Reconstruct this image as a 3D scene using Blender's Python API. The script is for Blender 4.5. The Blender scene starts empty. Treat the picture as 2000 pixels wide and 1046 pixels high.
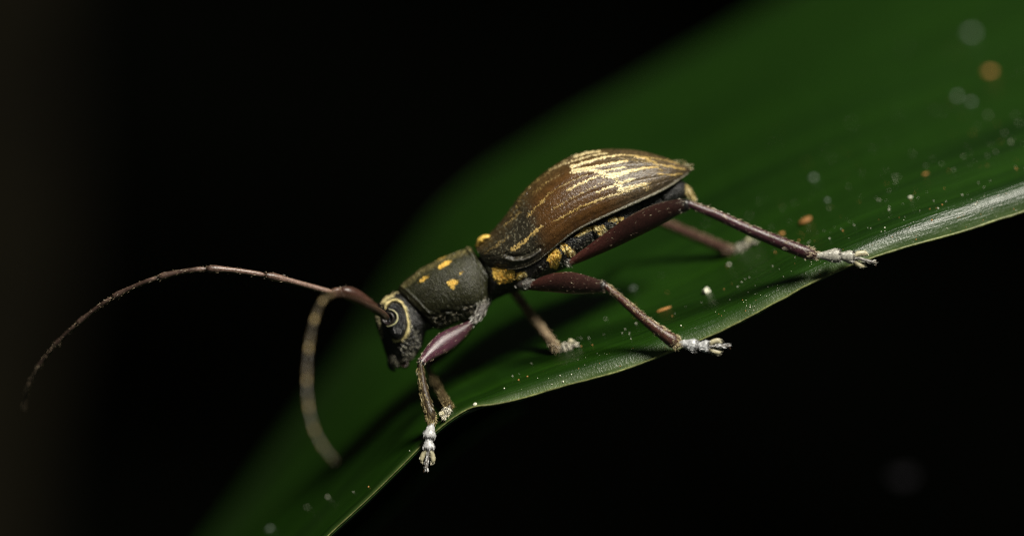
import bpy, math, random, itertools
import numpy as np
from mathutils import Vector
from mathutils.bvhtree import BVHTree

# ------------------------------------------------------------------ scene, camera, light
S = bpy.context.scene
C = S.collection
rng = np.random.default_rng(7)
random.seed(7)
S.unit_settings.scale_length = 0.01          # 1 unit = 1 cm (macro scene)

DIST = 13.333                                # camera to the beetle's mid plane, cm
K = 0.0024                                   # cm per photo pixel in that plane
cam_d = bpy.data.cameras.new('camera')
cam = bpy.data.objects.new('camera', cam_d)
C.objects.link(cam)
cam.location = (0, -DIST, 0)
cam.rotation_euler = (math.radians(90), 0, 0)
cam_d.lens = 100
cam_d.sensor_width = 36
cam_d.clip_start = 0.1
cam_d.clip_end = 500
cam_d.dof.use_dof = True
cam_d.dof.focus_distance = DIST - 0.30
APERTURE = 0.78                              # cm, entrance pupil
cam_d.dof.aperture_fstop = 100e-3 / APERTURE
S.camera = cam

world = bpy.data.worlds.new('World')
S.world = world
world.use_nodes = True
world.node_tree.nodes['Background'].inputs[0].default_value = (0.62, 0.72, 0.60, 1)
world.node_tree.nodes['Background'].inputs[1].default_value = 0.045   # deep forest shade

sun_d = bpy.data.lights.new('sun', 'SUN')
sun_d.energy = 5.0
sun_d.angle = math.radians(17)
sun_d.color = (1.0, 0.95, 0.84)
sun = bpy.data.objects.new('sun', sun_d)
C.objects.link(sun)
SUN_DIR = Vector((0.36, -0.57, 0.74)).normalized()       # towards the light: upper right, in front
sun.rotation_euler = SUN_DIR.to_track_quat('Z', 'Y').to_euler()

S.view_settings.view_transform = 'Standard'
S.view_settings.look = 'None'
S.view_settings.exposure = 0.62
S.view_settings.gamma = 1.0
S.view_settings.use_curve_mapping = False
S.cycles.use_denoising = True
S.cycles.denoiser = 'OPENIMAGEDENOISE'
S.cycles.denoising_input_passes = 'RGB_ALBEDO_NORMAL'
S.cycles.denoising_prefilter = 'NONE'
S.cycles.pixel_filter_type = 'BLACKMAN_HARRIS'
S.cycles.filter_width = 1.1
S.cycles.use_adaptive_sampling = False
S.cycles.max_bounces = 6
S.cycles.sample_clamp_indirect = 4.0

# ------------------------------------------------------------------ helpers
def P(px, py, y=0.0):
    """Point whose picture lies at photo pixel (px, py) when it stands at depth y."""
    s = (DIST + y) / DIST
    return np.array([(px - 1000) * K * s, y, (523 - py) * K * s])

def to_px(v):
    s = (DIST + v[:, 1]) / DIST
    return np.stack([v[:, 0] / (K * s) + 1000, 523 - v[:, 2] / (K * s)], 1)

def catmull(pts, n):
    """Resample control rows (any number of columns) to n rows with a centripetal-like spline."""
    p = np.asarray(pts, float)
    d = np.linalg.norm(np.diff(p[:, :2], axis=0), axis=1) ** 0.7 + 1e-6
    t = np.concatenate([[0], np.cumsum(d)])
    m = np.zeros_like(p)
    for i in range(len(p)):
        if i == 0:
            m[i] = (p[1] - p[0]) / (t[1] - t[0])
        elif i == len(p) - 1:
            m[i] = (p[-1] - p[-2]) / (t[-1] - t[-2])
        else:
            h0, h1 = t[i] - t[i - 1], t[i + 1] - t[i]
            s0, s1 = (p[i] - p[i - 1]) / h0, (p[i + 1] - p[i]) / h1
            m[i] = (s0 * h1 + s1 * h0) / (h0 + h1)
    q = np.linspace(0, t[-1], n)
    k = np.clip(np.searchsorted(t, q, 'right') - 1, 0, len(p) - 2)
    h = (t[k + 1] - t[k])[:, None]
    u = ((q - t[k])[:, None]) / h
    return ((2*u**3 - 3*u**2 + 1) * p[k] + (u**3 - 2*u**2 + u) * h * m[k]
            + (-2*u**3 + 3*u**2) * p[k + 1] + (u**3 - u**2) * h * m[k + 1])

def _hash(ix, iy, iz):
    h = (ix * 374761393 + iy * 668265263 + iz * 2147483647) & 0xffffffff
    h = ((h ^ (h >> 13)) * 1274126177) & 0xffffffff
    return ((h ^ (h >> 16)) & 0xffff) / 65535.0

def vnoise(p):
    """Value noise 0..1 for an (n,3) array."""
    p = np.asarray(p, float)
    i = np.floor(p).astype(np.int64)
    f = p - i
    f = f * f * (3 - 2 * f)
    r = 0
    for dx in (0, 1):
        for dy in (0, 1):
            for dz in (0, 1):
                w = ((f[:, 0] if dx else 1 - f[:, 0]) * (f[:, 1] if dy else 1 - f[:, 1])
                     * (f[:, 2] if dz else 1 - f[:, 2]))
                r = r + w * _hash(i[:, 0] + dx, i[:, 1] + dy, i[:, 2] + dz)
    return r

def sstep(a, b, x):
    t = np.clip((x - a) / (b - a), 0, 1)
    return t * t * (3 - 2 * t)

def poly_dist(q, line):
    """Distance of points q (n,2) to a polyline, and the run 0..1 along it."""
    line = np.asarray(line, float)
    best = np.full(len(q), 1e9)
    run = np.zeros(len(q))
    L = np.concatenate([[0], np.cumsum(np.linalg.norm(np.diff(line, axis=0), axis=1))])
    for i in range(len(line) - 1):
        a, b = line[i], line[i + 1]
        ab = b - a
        t = np.clip(((q - a) @ ab) / (ab @ ab), 0, 1)
        d = np.linalg.norm(q - (a + t[:, None] * ab), axis=1)
        w = d < best
        best[w] = d[w]
        run[w] = (L[i] + t[w] * (L[i + 1] - L[i])) / L[-1]
    return best, run

def in_poly(q, poly):
    poly = np.asarray(poly, float)
    x, y = q[:, 0], q[:, 1]
    r = np.zeros(len(q), bool)
    j = len(poly) - 1
    for i in range(len(poly)):
        xi, yi = poly[i]
        xj, yj = poly[j]
        c = ((yi > y) != (yj > y)) & (x < (xj - xi) * (y - yi) / (yj - yi + 1e-12) + xi)
        r ^= c
        j = i
    return r

def obj(name, verts, faces, mat, parent=None, col=None, uv=None, smooth=True):
    me = bpy.data.meshes.new(name)
    verts = np.asarray(verts, np.float32)
    size = np.fromiter((len(f) for f in faces), np.int32, len(faces))
    flat = np.fromiter(itertools.chain.from_iterable(faces), np.int32, int(size.sum()))
    me.vertices.add(len(verts))
    me.vertices.foreach_set('co', verts.ravel())
    me.loops.add(len(flat))
    me.loops.foreach_set('vertex_index', flat)
    me.polygons.add(len(faces))
    me.polygons.foreach_set('loop_start', (np.cumsum(size) - size).astype(np.int32))
    me.update(calc_edges=True)
    me.validate()
    me.polygons.foreach_set('use_smooth', np.full(len(me.polygons), smooth))
    if col is not None:
        a = me.color_attributes.new('pigment', 'FLOAT_COLOR', 'POINT')
        c4 = np.ones((len(verts), 4), np.float32)
        c4[:, :3] = col
        a.data.foreach_set('color', c4.ravel())
    if uv is not None:
        l = me.uv_layers.new(name='UVMap')
        vi = np.empty(len(me.loops), np.int32)
        me.loops.foreach_get('vertex_index', vi)
        l.data.foreach_set('uv', np.asarray(uv, np.float32)[vi].ravel())
    me.materials.append(mat)
    me.update()
    o = bpy.data.objects.new(name, me)
    C.objects.link(o)
    if parent is not None:
        o.parent = parent
    return o

def empty(name, parent=None):
    o = bpy.data.objects.new(name, None)
    o.empty_display_size = 0.1
    C.objects.link(o)
    if parent is not None:
        o.parent = parent
    return o

def tag(o, label, cat, group=None, kind=None):
    o['label'] = label
    o['category'] = cat
    if group:
        o['group'] = group
    if kind:
        o['kind'] = kind
    return o

def grid_faces(n, m, closed=True, off=0):
    i = np.arange(n - 1)[:, None]
    j = np.arange(m if closed else m - 1)[None, :]
    j2 = (j + 1) % m
    f = np.stack([i * m + j + 0 * i, i * m + j2, (i + 1) * m + j2, (i + 1) * m + j], -1).reshape(-1, 4) + off
    return f.tolist()

def tube(ctrl, n=40, m=16, flat=None):
    """Tapered limb. ctrl rows: px, py, depth, radius in px (picture plane)[, radius in px (depth)]."""
    ctrl = [tuple(r) if len(r) == 5 else tuple(r) + (r[3],) for r in ctrl]
    r = catmull(ctrl, n)
    r[:, 3:] = np.maximum(r[:, 3:], 0.25)
    c = np.array([P(*q[:3]) for q in r])
    t = np.gradient(c, axis=0)
    t /= np.linalg.norm(t, axis=1)[:, None]
    b = np.array([0, 1.0, 0]) - t * t[:, 1:2]
    b /= np.linalg.norm(b, axis=1)[:, None]
    a = np.cross(t, b)
    ph = np.linspace(0, 2 * np.pi, m, endpoint=False)
    v = (c[:, None, :] + a[:, None, :] * (np.cos(ph)[None, :, None] * r[:, None, 3:4] * K)
         + b[:, None, :] * (np.sin(ph)[None, :, None] * r[:, None, 4:5] * K))
    run = np.repeat(np.linspace(0, 1, n), m)
    # rounded caps
    r0, r1 = r[0, 3] * K * 0.6, r[-1, 3] * K * 0.6
    extra = np.array([c[0] - t[0] * r0, c[-1] + t[-1] * r1])
    f = grid_faces(n, m)
    N = n * m
    for j in range(m):
        f.append((N, (j + 1) % m, j))
        f.append((N + 1, (n - 1) * m + j, (n - 1) * m + (j + 1) % m))
    vv = np.concatenate([v.reshape(-1, 3), extra])
    nor = np.concatenate([(v - c[:, None, :]).reshape(-1, 3), [-t[0], t[-1]]])
    nor /= np.linalg.norm(nor, axis=1)[:, None] + 1e-9
    tan = np.concatenate([np.repeat(t, m, 0), [t[0], t[-1]]])
    run = np.concatenate([run, [0, 1]])
    return vv, f, run, nor, tan

def hairs(base, direction, length, width, color, bend=None):
    """Flat tapering bristles as one mesh: verts, faces, colours."""
    n = len(base)
    d = direction / (np.linalg.norm(direction, axis=1)[:, None] + 1e-9)
    rv = rng.normal(size=(n, 3))
    s = np.cross(d, rv)
    s /= np.linalg.norm(s, axis=1)[:, None] + 1e-9
    L = np.broadcast_to(np.asarray(length, float), (n,))[:, None]
    W = np.broadcast_to(np.asarray(width, float), (n,))[:, None]
    if bend is None:
        bend = np.zeros((n, 3))
    mid = base + d * L * 0.55 + bend * L * 0.15
    tip = base + d * L + bend * L * 0.5
    v = np.stack([base - s * W / 2, base + s * W / 2, mid + s * W * 0.38, mid - s * W * 0.38, tip], 1)
    k = np.arange(n)[:, None] * 5
    f = []
    for q in (k + np.array([[0, 1, 2, 3]])).tolist():
        f.append(q)
    for q in (k + np.array([[3, 2, 4]])).tolist():
        f.append(q)
    col = np.repeat(np.broadcast_to(color, (n, 3)), 5, 0)
    return v.reshape(-1, 3), f, col

def merge(lst):
    V, F, Cc, o = [], [], [], 0
    for v, f, c in lst:
        V.append(v)
        F += [[i + o for i in q] for q in f]
        Cc.append(c)
        o += len(v)
    return np.concatenate(V), F, np.concatenate(Cc)

# ------------------------------------------------------------------ materials
def new_mat(name):
    m = bpy.data.materials.new(name)
    m.use_nodes = True
    nt = m.node_tree
    return m, nt, nt.nodes['Principled BSDF']

def N(nt, kind, **kw):
    n = nt.nodes.new(kind)
    for k, v in kw.items():
        if k in n.inputs.keys():
            n.inputs[k].default_value = v
        else:
            setattr(n, k, v)
    return n

def pigment_mat(name, rough=0.5, spec=0.4, nscale=180, namt=0.35, bscale=220, bump=0.3, bdist=0.004, coat=0.0,
                sheen=0.0, sheen_col=(1, 0.9, 0.6, 1), voronoi=None, vbump=0.3):
    """Vertex pigment broken up by fine noise, with fine relief."""
    m, nt, b = new_mat(name)
    at = N(nt, 'ShaderNodeVertexColor', layer_name='pigment')
    tc = N(nt, 'ShaderNodeTexCoord')
    no = N(nt, 'ShaderNodeTexNoise', Scale=nscale, Detail=3.0, Roughness=0.6)
    nt.links.new(tc.outputs['Object'], no.inputs['Vector'])
    mr = N(nt, 'ShaderNodeMapRange')
    mr.inputs[1].default_value, mr.inputs[2].default_value = 0.3, 0.7
    mr.inputs[3].default_value, mr.inputs[4].default_value = 1 - namt, 1 + namt
    nt.links.new(no.outputs['Fac'], mr.inputs[0])
    mx = N(nt, 'ShaderNodeMix', data_type='RGBA', blend_type='MULTIPLY')
    mx.inputs[0].default_value = 1
    nt.links.new(at.outputs['Color'], mx.inputs[6])
    nt.links.new(mr.outputs[0], mx.inputs[7])
    nt.links.new(mx.outputs[2], b.inputs['Base Color'])
    b.inputs['Roughness'].default_value = rough
    b.inputs['Specular IOR Level'].default_value = spec
    b.inputs['Coat Weight'].default_value = coat
    b.inputs['Coat Roughness'].default_value = 0.2
    b.inputs['Sheen Weight'].default_value = sheen
    b.inputs['Sheen Roughness'].default_value = 0.4
    b.inputs['Sheen Tint'].default_value = sheen_col
    bn = N(nt, 'ShaderNodeTexNoise', Scale=bscale, Detail=4.0, Roughness=0.65)
    nt.links.new(tc.outputs['Object'], bn.inputs['Vector'])
    bu = N(nt, 'ShaderNodeBump', Strength=bump, Distance=bdist)
    nt.links.new(bn.outputs['Fac'], bu.inputs['Height'])
    last = bu
    if voronoi:
        vo = N(nt, 'ShaderNodeTexVoronoi', Scale=voronoi)
        nt.links.new(tc.outputs['Object'], vo.inputs['Vector'])
        b2 = N(nt, 'ShaderNodeBump', Strength=vbump, Distance=bdist)
        nt.links.new(vo.outputs['Distance'], b2.inputs['Height'])
        nt.links.new(bu.outputs['Normal'], b2.inputs['Normal'])
        last = b2
    nt.links.new(last.outputs['Normal'], b.inputs['Normal'])
    return m

M_body = pigment_mat('dull_cuticle', rough=0.28, spec=0.4, nscale=150, namt=0.55, bscale=170, bump=0.6, bdist=0.007, voronoi=150, vbump=.4)
M_elytra = pigment_mat('velvet_elytra', rough=0.28, spec=0.5, nscale=260, namt=0.5, bscale=260, bump=0.5, bdist=0.004)
M_leg = pigment_mat('polished_leg', rough=0.28, spec=0.5, nscale=140, namt=0.4, bscale=230, bump=0.5, bdist=0.003)
M_hair = pigment_mat('bristle', rough=0.42, spec=0.5, nscale=60, namt=0.2, bscale=60, bump=0.0)
M_eye = pigment_mat('faceted_eye', rough=0.16, spec=0.5, nscale=60, namt=0.15, bscale=100, bump=0.05, voronoi=330, vbump=0.8)

def leaf_mat(name, c0, c1, margin):
    m, nt, b = new_mat(name)
    uv = N(nt, 'ShaderNodeUVMap')
    def streak(sx, sy, detail=3.0):
        mp = N(nt, 'ShaderNodeMapping')
        mp.inputs['Scale'].default_value = (sx, sy, 1)
        nt.links.new(uv.outputs['UV'], mp.inputs['Vector'])
        no = N(nt, 'ShaderNodeTexNoise', Scale=1.0, Detail=detail, Roughness=0.6)
        nt.links.new(mp.outputs[0], no.inputs['Vector'])
        return no
    s1, s2, s3 = streak(0.5, 5.0), streak(1.2, 34.0), streak(90, 110, 4.0)
    ad = N(nt, 'ShaderNodeMath', operation='MULTIPLY_ADD')
    nt.links.new(s2.outputs['Fac'], ad.inputs[0])
    ad.inputs[1].default_value = 0.6
    nt.links.new(s1.outputs['Fac'], ad.inputs[2])
    rp = N(nt, 'ShaderNodeValToRGB')
    rp.color_ramp.elements[0].position = 0.58
    rp.color_ramp.elements[0].color = c0
    rp.color_ramp.elements[1].position = 1.0
    rp.color_ramp.elements[1].color = c1
    nt.links.new(ad.outputs[0], rp.inputs[0])
    at = N(nt, 'ShaderNodeVertexColor', layer_name='pigment')      # paler living margin
    mx = N(nt, 'ShaderNodeMix', data_type='RGBA')
    mx.inputs[7].default_value = margin
    nt.links.new(at.outputs['Color'], mx.inputs[0])
    nt.links.new(rp.outputs[0], mx.inputs[6])
    nt.links.new(mx.outputs[2], b.inputs['Base Color'])
    rr = N(nt, 'ShaderNodeMapRange')
    rr.inputs[3].default_value, rr.inputs[4].default_value = 0.24, 0.44
    nt.links.new(s3.outputs['Fac'], rr.inputs[0])
    nt.links.new(rr.outputs[0], b.inputs['Roughness'])
    b.inputs['Specular IOR Level'].default_value = 0.37
    bu = N(nt, 'ShaderNodeBump', Strength=0.42, Distance=0.006)
    nt.links.new(s3.outputs['Fac'], bu.inputs['Height'])
    b2 = N(nt, 'ShaderNodeBump', Strength=0.4, Distance=0.02)
    nt.links.new(s2.outputs['Fac'], b2.inputs['Height'])
    nt.links.new(bu.outputs['Normal'], b2.inputs['Normal'])
    nt.links.new(b2.outputs['Normal'], b.inputs['Normal'])
    return m

M_leaf = leaf_mat('leaf_blade', (0.0032, 0.0150, 0.0005, 1), (0.0085, 0.0325, 0.0012, 1), (0.075, 0.11, 0.035, 1))
M_leaf_back = leaf_mat('leaf_blade_dark', (0.022, 0.07, 0.010, 1), (0.035, 0.10, 0.016, 1), (0.04, 0.07, 0.02, 1))

def plain_mat(name, c, rough=0.6, spec=0.3, scale=40, amt=0.3):
    m, nt, b = new_mat(name)
    tc = N(nt, 'ShaderNodeTexCoord')
    no = N(nt, 'ShaderNodeTexNoise', Scale=scale, Detail=4.0)
    nt.links.new(tc.outputs['Object'], no.inputs['Vector'])
    rp = N(nt, 'ShaderNodeValToRGB')
    rp.color_ramp.elements[0].position, rp.color_ramp.elements[1].position = 0.3, 0.7
    rp.color_ramp.elements[0].color = tuple(x * (1 - amt) for x in c) + (1,)
    rp.color_ramp.elements[1].color = tuple(min(1, x * (1 + amt)) for x in c) + (1,)
    nt.links.new(no.outputs['Fac'], rp.inputs[0])
    nt.links.new(rp.outputs[0], b.inputs['Base Color'])
    b.inputs['Roughness'].default_value = rough
    b.inputs['Specular IOR Level'].default_value = spec
    return m

# ------------------------------------------------------------------ the leaf
near_edge = [(380, 1320, -.24), (470, 1225, -.27), (560, 1128, -.30), (640, 1046, -.32), (720, 972, -.33), (790, 903, -.34),
             (850, 843, -.34), (890, 812, -.34), (925, 794, -.34), (960, 790, -.34), (1000, 782, -.34),
             (1050, 769, -.34), (1100, 753, -.34), (1200, 727, -.34), (1300, 690, -.33), (1400, 650, -.33),
             (1500, 598, -.33), (1600, 545, -.32), (1660, 519, -.32), (1720, 497, -.30), (1800, 474, -.27), (1900, 445, -.20),
             (2000, 412, -.12), (2150, 360, 0), (2350, 285, .1)]
far_key = [(380, 60, 1420, 2.4), (470, 170, 1310, 2.5), (640, 390, 1070, 2.8), (820, 545, 850, 3.1), (925, 670, 680, 3.4),
           (1100, 850, 455, 3.8), (1300, 1060, 290, 4.2), (1640, 1410, 90, 4.7), (2000, 1770, -95, 5.1), (2350, 2120, -260, 5.3)]
NU, NV = 420, 170
ne = catmull(near_edge, NU)
# small bites and waves along the margin
wob = (vnoise(np.stack([ne[:, 0] / 26, ne[:, 0] * 0, ne[:, 0] * 0], 1)) - .5) * 1.0 * (0.4 + sstep(900, 1100, ne[:, 0]))
ne[:, 1] += wob
fk = np.array(far_key, float)
fe = catmull(fk, 400)
fe = np.stack([np.interp(ne[:, 0], fe[:, 0], fe[:, i]) for i in (1, 2, 3)], 1)
E0 = np.array([P(*r) for r in ne])
E1 = np.array([P(*r) for r in fe])
wid = np.linalg.norm(E1 - E0, axis=1)
vv = np.linspace(0, 1, NV) ** 1.9                                   # rows crowd at the near edge
roll_h = np.interp(ne[:, 0], [500, 800, 925, 1000, 1200, 1450, 1650, 1850, 2100], [.012, .012, .010, .05, .075, .06, .07, .11, .12])
roll_l = np.interp(ne[:, 0], [500, 925, 1000, 1250, 1650, 1850, 2100], [.02, .02, .030, .034, .030, .034, .037])
ax = np.gradient(E0, axis=0)
ax /= np.linalg.norm(ax, axis=1)[:, None]
cr = (E1 - E0) / wid[:, None]
up = np.cross(ax, cr)
up /= np.linalg.norm(up, axis=1)[:, None]
up *= np.sign(up[:, 2:3])
d = vv[None, :] * wid[:, None]
bulge = 0.10 * np.sin(np.pi * vv) ** 1.0
arc = np.concatenate([[0], np.cumsum(np.linalg.norm(np.diff(E0, axis=0), axis=1))])
LV = (E0[:, None, :] + cr[:, None, :] * d[:, :, None]
      + up[:, None, :] * (roll_h[:, None] * (1 - np.exp(-d / roll_l[:, None])) + bulge[None, :])[:, :, None])
und = (vnoise(np.stack([np.repeat(arc, NV) * 1.3, d.ravel() * 1.8, np.zeros(NU * NV)], 1)) - .5) * 0.05
LV = LV + up[:, None, :] * (und.reshape(NU, NV) * sstep(0.0, 0.5, d))[:, :, None]
leaf_top = LV.reshape(-1, 3)
UVL = np.stack([np.repeat(arc, NV), d.ravel()], 1)
marg = np.exp(-(d / 0.016) ** 1.3) * np.interp(ne[:, 0], [700, 925, 1000, 1650, 1800], [.35, .5, .7, .6, .35])[:, None]
marg = marg * (0.6 + 0.8 * vnoise(np.stack([np.repeat(arc, NV) * 22, d.ravel() * 40, np.zeros(NU * NV)], 1)).reshape(NU, NV))
mcol = np.repeat(np.clip(marg.ravel(), 0, 1)[:, None], 3, 1)
# underside sheet 0.35 mm below makes the blade a closed solid
bot = (LV - up[:, None, :] * 0.035 * sstep(0, .06, d)[:, :, None] - up[:, None, :] * 0.010).reshape(-1, 3)
nL = NU * NV
F = grid_faces(NU, NV, closed=False)
Fb = [tuple(reversed([i + nL for i in f])) for f in F]
for i in range(NU - 1):
    F.append((i * NV, nL + i * NV, nL + (i + 1) * NV, (i + 1) * NV))
    a = NV - 1
    F.append((i * NV + a, (i + 1) * NV + a, nL + (i + 1) * NV + a, nL + i * NV + a))
leaf_bvh = BVHTree.FromPolygons([tuple(v) for v in leaf_top], grid_faces(NU, NV, closed=False))
leaf = empty('leaf')
tag(leaf, 'long glossy dark green leaf blade running diagonally under the beetle', 'leaf')
obj('blade', np.concatenate([leaf_top, bot]), F + Fb, M_leaf, leaf, np.concatenate([mcol, mcol * 0]), np.concatenate([UVL, UVL]))
# pale cartilaginous rim along the near edge
rim_rows = []
for i in range(0, NU, 3):
    x = ne[i, 0]
    rr = np.interp(x, [600, 900, 930, 1000, 1500, 2000], [1.5, 1.4, 2.2, 1.9, 2.0, 2.6])
    rim_rows.append((ne[i, 0], ne[i, 1], ne[i, 2] - .004, rr))
v, f, run, nor, tan = tube(rim_rows, n=500, m=8)
v = v + nor * ((vnoise(v * 60) - .5) * 0.003)[:, None]
rc = np.array([.11, .125, .04]) * (0.55 + 0.8 * vnoise(v * 14))[:, None]
M_rim = pigment_mat('leaf_rim', rough=0.45, spec=0.35, nscale=90, namt=0.4, bscale=120, bump=0.3)
obj('leaf_rim', v, f, M_rim, leaf, rc)

def leaf_hit(px, py):
    o = Vector((0, -DIST, 0))
    dr = (Vector(P(px, py, 0)) - o).normalized()
    loc, n, i, dist = leaf_bvh.ray_cast(o, dr)
    if loc is None:
        return None, None
    if n.y > 0 and n.z < 0:
        n = -n
    return np.array(loc), np.array(n)

# a darker second leaf lower down behind, out of focus
n2, m2 = 60, 12
near2 = catmull([(560, 1180, 1.6), (700, 1050, 1.5), (800, 955, 1.4), (880, 880, 1.3), (960, 822, 1.2), (1020, 790, 1.2)], n2)
far2 = catmull([(420, 1150, 3.2), (560, 1000, 3.1), (680, 900, 3.0), (760, 830, 2.9), (840, 790, 2.8), (900, 770, 2.8)], n2)
A0 = np.array([P(*r) for r in near2])
A1 = np.array([P(*r) for r in far2])
tt = np.linspace(0, 1, m2)
V2 = A0[:, None] * (1 - tt)[None, :, None] + A1[:, None] * tt[None, :, None]
V2[:, :, 2] += -0.25 + 0.06 * np.sin(np.pi * tt)[None, :] + 0.20 * tt[None, :]
V2[:, :, 2] += 0.25
V2t = V2.reshape(-1, 3)
V2b = V2t - np.array([0, 0, 0.03])
F2 = grid_faces(n2, m2, closed=False)
F2b = [tuple(reversed([i + n2 * m2 for i in q])) for q in F2]
for i in range(n2 - 1):
    F2.append((i * m2, n2 * m2 + i * m2, n2 * m2 + (i + 1) * m2, (i + 1) * m2))
uv2 = np.stack([np.repeat(np.linspace(0, 2, n2), m2), np.tile(tt * 2, n2)], 1)
o2 = obj('background_leaf', np.concatenate([V2t, V2b]), F2 + F2b, M_leaf_back, None, np.zeros((2 * n2 * m2, 3)), np.concatenate([uv2, uv2]))
tag(o2, 'dim blurred leaf behind and below the edge of the main leaf', 'leaf')

# ------------------------------------------------------------------ the beetle: body
beetle = empty('beetle')
tag(beetle, 'slender longhorn beetle with gold-streaked brown wing cases standing on the leaf edge', 'beetle')
# dorsal point, ventral point, half width (px)
st = [((764, 716), (778, 719), 9), ((757, 704), (795, 711), 22), ((752, 688), (812, 695), 34), ((744, 662), (824, 676), 45),
      ((735, 635), (829, 660), 52), ((734, 612), (833, 648), 54), ((745, 588), (838, 644), 51), ((760, 575), (844, 643), 46),
      ((772, 568.5), (850, 643), 44), ((777, 566), (853, 643), 44), ((779, 562), (857, 644), 48), ((784, 556), (863, 643), 51),
      ((796, 544), (874, 640), 58), ((820, 526), (893, 632), 67), ((850, 510), (915, 622), 72),
      ((885, 495), (936, 613), 73), ((906, 487), (950, 603), 67), ((917, 482), (956, 597), 61), ((921, 482), (958, 594), 58),
      ((924, 486), (960, 590), 52), ((934, 497), (970, 583), 56), ((960, 490), (990, 575), 66), ((1000, 480), (1020, 565), 82),
      ((1040, 470), (1052, 548), 92), ((1070, 450), (1086, 533), 97), ((1100, 430), (1115, 518), 97),
      ((1150, 400), (1165, 490), 93), ((1200, 380), (1215, 463), 84), ((1250, 365), (1262, 437), 60),
      ((1300, 352), (1308, 408), 44), ((1328, 350), (1335, 390), 28), ((1340, 358), (1346, 384), 12)]
NB, MB = 560, 150
cs = catmull([(a[0][0], a[0][1], a[1][0], a[1][1], a[2]) for a in st], NB)
ph = np.linspace(0, 2 * np.pi, MB, endpoint=False)
D_ = np.array([P(r[0], r[1]) for r in cs])
V_ = np.array([P(r[2], r[3]) for r in cs])
Cc = (D_ + V_) / 2
H_ = (D_ - V_) / 2
cph, sph = np.cos(ph), np.sin(ph)
e1 = np.sign(cph) * np.abs(cph) ** 0.92
e2 = np.sign(sph) * np.abs(sph) ** 0.88
BV = (Cc[:, None, :] + H_[:, None, :] * e1[None, :, None]
      + np.array([0, 1.0, 0])[None, None, :] * (cs[:, 4] * K)[:, None, None] * e2[None, :, None])
bv = BV.reshape(-1, 3)
mir = bv.copy()
mir[:, 1] = -np.abs(mir[:, 1])
q = to_px(mir)
# relief: sclerite joints and swellings, mirrored on both sides
bn = (BV - Cc[:, None, :]).reshape(-1, 3)
bn /= np.linalg.norm(bn, axis=1)[:, None] + 1e-9
disp = np.zeros(len(bv))
def ridge(line, w, h):
    dd, _ = poly_dist(q, line)
    return h * np.exp(-(dd / w) ** 2)
collar = [(779, 562), (800, 580), (826, 607), (856, 640)]
disp += ridge([(783, 558), (805, 577), (831, 604), (860, 637)], 2.2, .006)
disp -= ridge([(775, 568), (796, 586), (822, 613), (850, 645)], 2.4, .007)
disp += ridge([(912, 484), (930, 507), (942, 533), (946, 560), (942, 590)], 2.6, .006)
disp -= ridge([(907, 486), (925, 509), (937, 535), (941, 560), (937, 590)], 1.8, .004)
disp -= ridge([(922, 484), (940, 508), (952, 535), (955, 560), (952, 590)], 3.0, .012)
disp += ridge([(738, 612), (742, 595), (755, 582)], 7, .006)
disp -= ridge([(1038, 548), (1060, 520), (1075, 490)], 2.5, .010)
disp -= ridge([(1112, 505), (1095, 470)], 2.5, .010)
for x0 in (1165, 1215, 1262, 1300):
    disp -= ridge([(x0, 480 - (x0 - 1165) * .55), (x0 - 22, 400 - (x0 - 1165) * .3)], 2.6, .012)
low = in_poly(q, [(812, 612), (868, 606), (905, 598), (945, 585), (950, 615), (905, 640), (850, 655)])
disp += np.where(low, (vnoise(np.stack([q[:, 0] / 9, q[:, 1] / 3.2, q[:, 0] * 0], 1)) - .5) * .016, 0)
thor = in_poly(q, [(950, 515), (1120, 440), (1350, 340), (1350, 400), (1110, 525), (960, 600)])
disp += np.where(thor, (vnoise(np.stack([q[:, 0] / 5, q[:, 1] / 5, q[:, 0] * 0], 1)) - .5) * .004, 0)
gena = in_poly(q, [(790, 640), (812, 640), (828, 662), (815, 690), (785, 690), (775, 675)])
disp += np.where(gena, (vnoise(np.stack([q[:, 0] / 3.4, q[:, 1] / 3.4, q[:, 0] * 0], 1)) - .5) * .011, 0)
disp += (vnoise(np.stack([q[:, 0] / 2.4, q[:, 1] / 2.4, q[:, 0] * 0 + 5], 1)) - .5) * .0028
bv = bv + bn * disp[:, None]
# pigment
col = np.tile(np.array([.010, .010, .010]), (len(bv), 1))
side = (q[:, 0] - 779) * (640 - 562) - (q[:, 1] - 562) * (856 - 779)
pro = (side > 0) & (q[:, 0] < 958)
n1 = vnoise(np.stack([q[:, 0] / 14, q[:, 1] / 14, q[:, 0] * 0], 1))
n2_ = vnoise(np.stack([q[:, 0] / 2.6, q[:, 1] / 2.6, q[:, 0] * 0 + 3], 1))
pc = np.array([.018, .0185, .008])[None, :] * (0.55 + 0.6 * n1 + 0.35 * n2_)[:, None]
fade = sstep(625, 585, q[:, 1] - (q[:, 0] - 880) * -0.28)          # pigment darkens towards the lower flanks
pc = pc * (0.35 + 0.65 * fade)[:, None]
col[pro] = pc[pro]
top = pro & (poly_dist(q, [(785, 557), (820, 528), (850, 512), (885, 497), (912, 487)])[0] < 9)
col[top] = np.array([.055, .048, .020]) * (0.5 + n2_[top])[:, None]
hd = (side <= 0) & (q[:, 0] < 870)
col[hd] = np.array([.0055, .0055, .0055]) * (0.5 + n2_[hd])[:, None]
GOLD = np.array([.66, .43, .09])
PALE = np.array([.66, .56, .27])
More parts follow.
